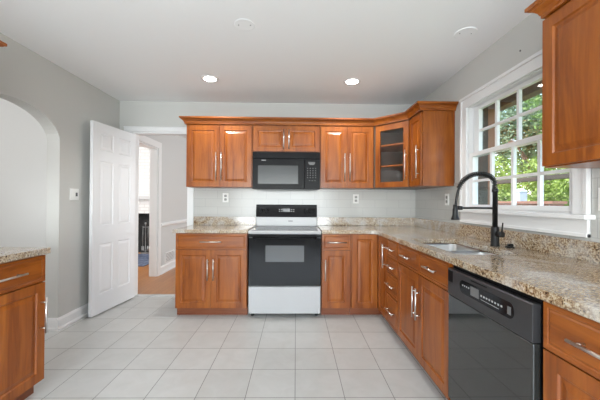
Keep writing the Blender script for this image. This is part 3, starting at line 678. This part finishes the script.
o = bx(-4.6, -2.75, 5.5, 6.75, .001, .014).build('area_rug', RUG); props(o, 'dark blue patterned rug on the wood floor by the fireplace', 'rug')
IRON = mat('dull_iron', (.25, .25, .25), .5, .6)
t = thing('fireplace_tools', 'standing set of fireplace tools in front of the black firebox', 'fireplace tools', (-3.42, 6.9, 0))
MB().lathe([(.10, 0), (.10, .015), (.02, .025), (.008, .04), (.008, .66), (.02, .67), (.02, .70), (.005, .71)], n=16).build('stand', IRON, t)
MB().tube([(-.07, 0, .60), (.07, 0, .60)], .006, 8).build('rack', IRON, t)
MB().tube([(-.06, 0, .62), (-.06, 0, .12)], .006, 8).box(-.09, -.03, -.004, .004, .06, .16).build('shovel', IRON, t)
MB().tube([(.06, 0, .62), (.06, 0, .16)], .006, 8).lathe([(.012, .05), (.035, .06), (.02, .17)], (.06, 0, 0), 12).build('brush', IRON, t)

# ------------------------------------------------------------------ outside
gd_ = bx(XR + .21, 30, -14, 26, -.5, -.4).build('ground', GRASS); struct(gd_)
o = bx(XR + .088, 2.25, -2, 3.1, 2.262, 2.31).build('roof_eave', BROWN); struct(o)
t = thing('porch_beam', 'brown wooden beam under the eave seen through the upper panes', 'beam')
bx(2.05, 2.15, -1.5, 3.2, 2.17, 2.255).build('beam', BROWN, t)
t = thing('porch_post', 'brick-red post at the left edge of the window view', 'post')
bx(1.965, 2.035, 2.98, 3.05, -.4, 2.165).build('shaft', mat('reddish_post', (.30, .15, .09), .7), t)
o = MB(); 
o.box(XR + .088, 1.962, 2.98, 3.04, -.4, 2.26)
o = o.build('porch_screen', DKWOOD); props(o, 'dark slatted wood screen outside the left panes of the window', 'screen')
fn = thing('deck_railing', 'dark weathered wooden railing crossing the lower window panes', 'railing', (3.2, 0, -.4))
bx(-.025, .025, -1.6, 6.5, 1.905, 1.965).build('top_rail', DKWOOD, fn, .005)
bx(-.02, .02, -1.6, 6.5, 1.54, 1.575).build('lower_rail', DKWOOD, fn, .003)
for y in (-1.5, 6.4): bx(-.05, .05, y - .05, y + .05, 0, 1.9).build('post', DKWOOD, fn)
bw = MB().box(4.6, 4.8, 5.2, 9.5, -.4, 1.20).build('garden_wall', RBRICK); props(bw, 'low red brick garden wall beyond the railing', 'wall')
cap = bx(4.57, 4.83, 5.17, 9.53, 1.20, 1.25).build('coping', mat('coping_brick', (.20, .10, .07), .8), bw)
gb = thing('garden_cabinet', 'small pale blue-white box standing before the trees outside', 'box', (5.05, 6.55, -.4))
bx(-.09, .09, -.09, .09, 0, 1.86).build('body', mat('pale_box', (.3, .34, .4), .6), gb, .01)
MB().prism([(-.10, 1.86), (.10, 1.86), (0, 1.93)], -.10, .10, 'y').build('lid', mat('pale_lid', (.5, .55, .6), .6), gb)

def tree(x, y, r, h, m, n, seed, label, nm='tree', trunk=True, base=-.4, size=.13):
    rr = random.Random(seed); t = thing(nm, label, 'tree' if trunk else 'shrub', (x, y, base))
    blobs = [(Vector((rr.uniform(-.6, .6) * r, rr.uniform(-.6, .6) * r, h + rr.uniform(-.55, .55) * r)), r * rr.uniform(.4, .62)) for _ in range(9)]
    if not trunk: blobs = [(Vector((rr.uniform(-.6, .6) * r, rr.uniform(-.6, .6) * r, rr.uniform(.2, .9) * h)), r * rr.uniform(.4, .6)) for _ in range(8)]
    vs, fs = [], []
    for i in range(n):
        c_, br = rr.choice(blobs); d = Vector((rr.gauss(0, 1), rr.gauss(0, 1), rr.gauss(0, 1))).normalized()
        p = c_ + d * br * rr.uniform(.72, 1.06); p.z = max(p.z, .05)
        u = Vector((rr.gauss(0, 1), rr.gauss(0, 1), rr.gauss(0, .6))).normalized(); v = u.cross((d + Vector((rr.gauss(0, .5), rr.gauss(0, .5), rr.gauss(0, .5)))).normalized())
        if v.length < .1: continue
        v.normalize(); s = size * rr.uniform(.6, 1.3); b = len(vs)
        vs += [p - u * s, p + v * s * .45 + d * s * .1, p + u * s, p - v * s * .45 + d * s * .1]; fs.append((b, b + 1, b + 2, b + 3))
    MB().add(vs, fs).build('foliage', m, t)
    if trunk:
        mb = MB().tube([(0, 0, 0), (.05, .03, h * .4), (0, 0, h)], [r * .09, r * .07, r * .03], 10)
        for c_, br in blobs[:6]: mb.tube([(.02, .01, h * rr.uniform(.35, .6)), tuple(c_)], [r * .035, r * .012], 6)
        mb.build('trunk', BARK, t)
    else: MB().tube([(0, 0, 0), (0, 0, h * .6)], .04, 6).build('stem', BARK, t)
for i, (x, y, r, h, mi, n, lb) in enumerate((
    (10.5, 9.0, 2.6, 4.6, 1, 5200, 'mid green tree seen through the middle column of panes'),
    (11.5, 13.5, 2.8, 5.0, 2, 5200, 'cool green tree seen through the left column of panes'),
    (13.0, 5.2, 3.0, 5.6, 2, 5200, 'cool green tree behind the right column of panes'),
    (16.0, 18.5, 3.6, 6.5, 1, 5200, 'distant green tree at the left of the window view'),
    (18.0, 11.0, 4.2, 7.5, 2, 6000, 'tallest distant tree behind the garden'))):
    tree(x, y, r, h, LEAF[mi], int(n * 1.5), 11 + i, lb, size=.11)
for i, (x, y, r, h, mi, n, lb) in enumerate((
    (6.9, 9.9, 1.25, 2.9, 0, 9000, 'yellow-green shrub in the lower middle panes'),
    (7.0, 7.1, 1.25, 3.0, 0, 9000, 'bright yellow-green shrub in the lower right panes'),
    (6.9, 12.9, 1.25, 2.9, 1, 8000, 'green shrub in the lower left panes'),
    (6.6, 4.3, 1.15, 2.7, 0, 8000, 'yellow-green shrub nearest the near end of the railing'))):
    tree(x, y, r, h, LEAF[mi], n, 31 + i, lb, 'shrub', False, size=.055)
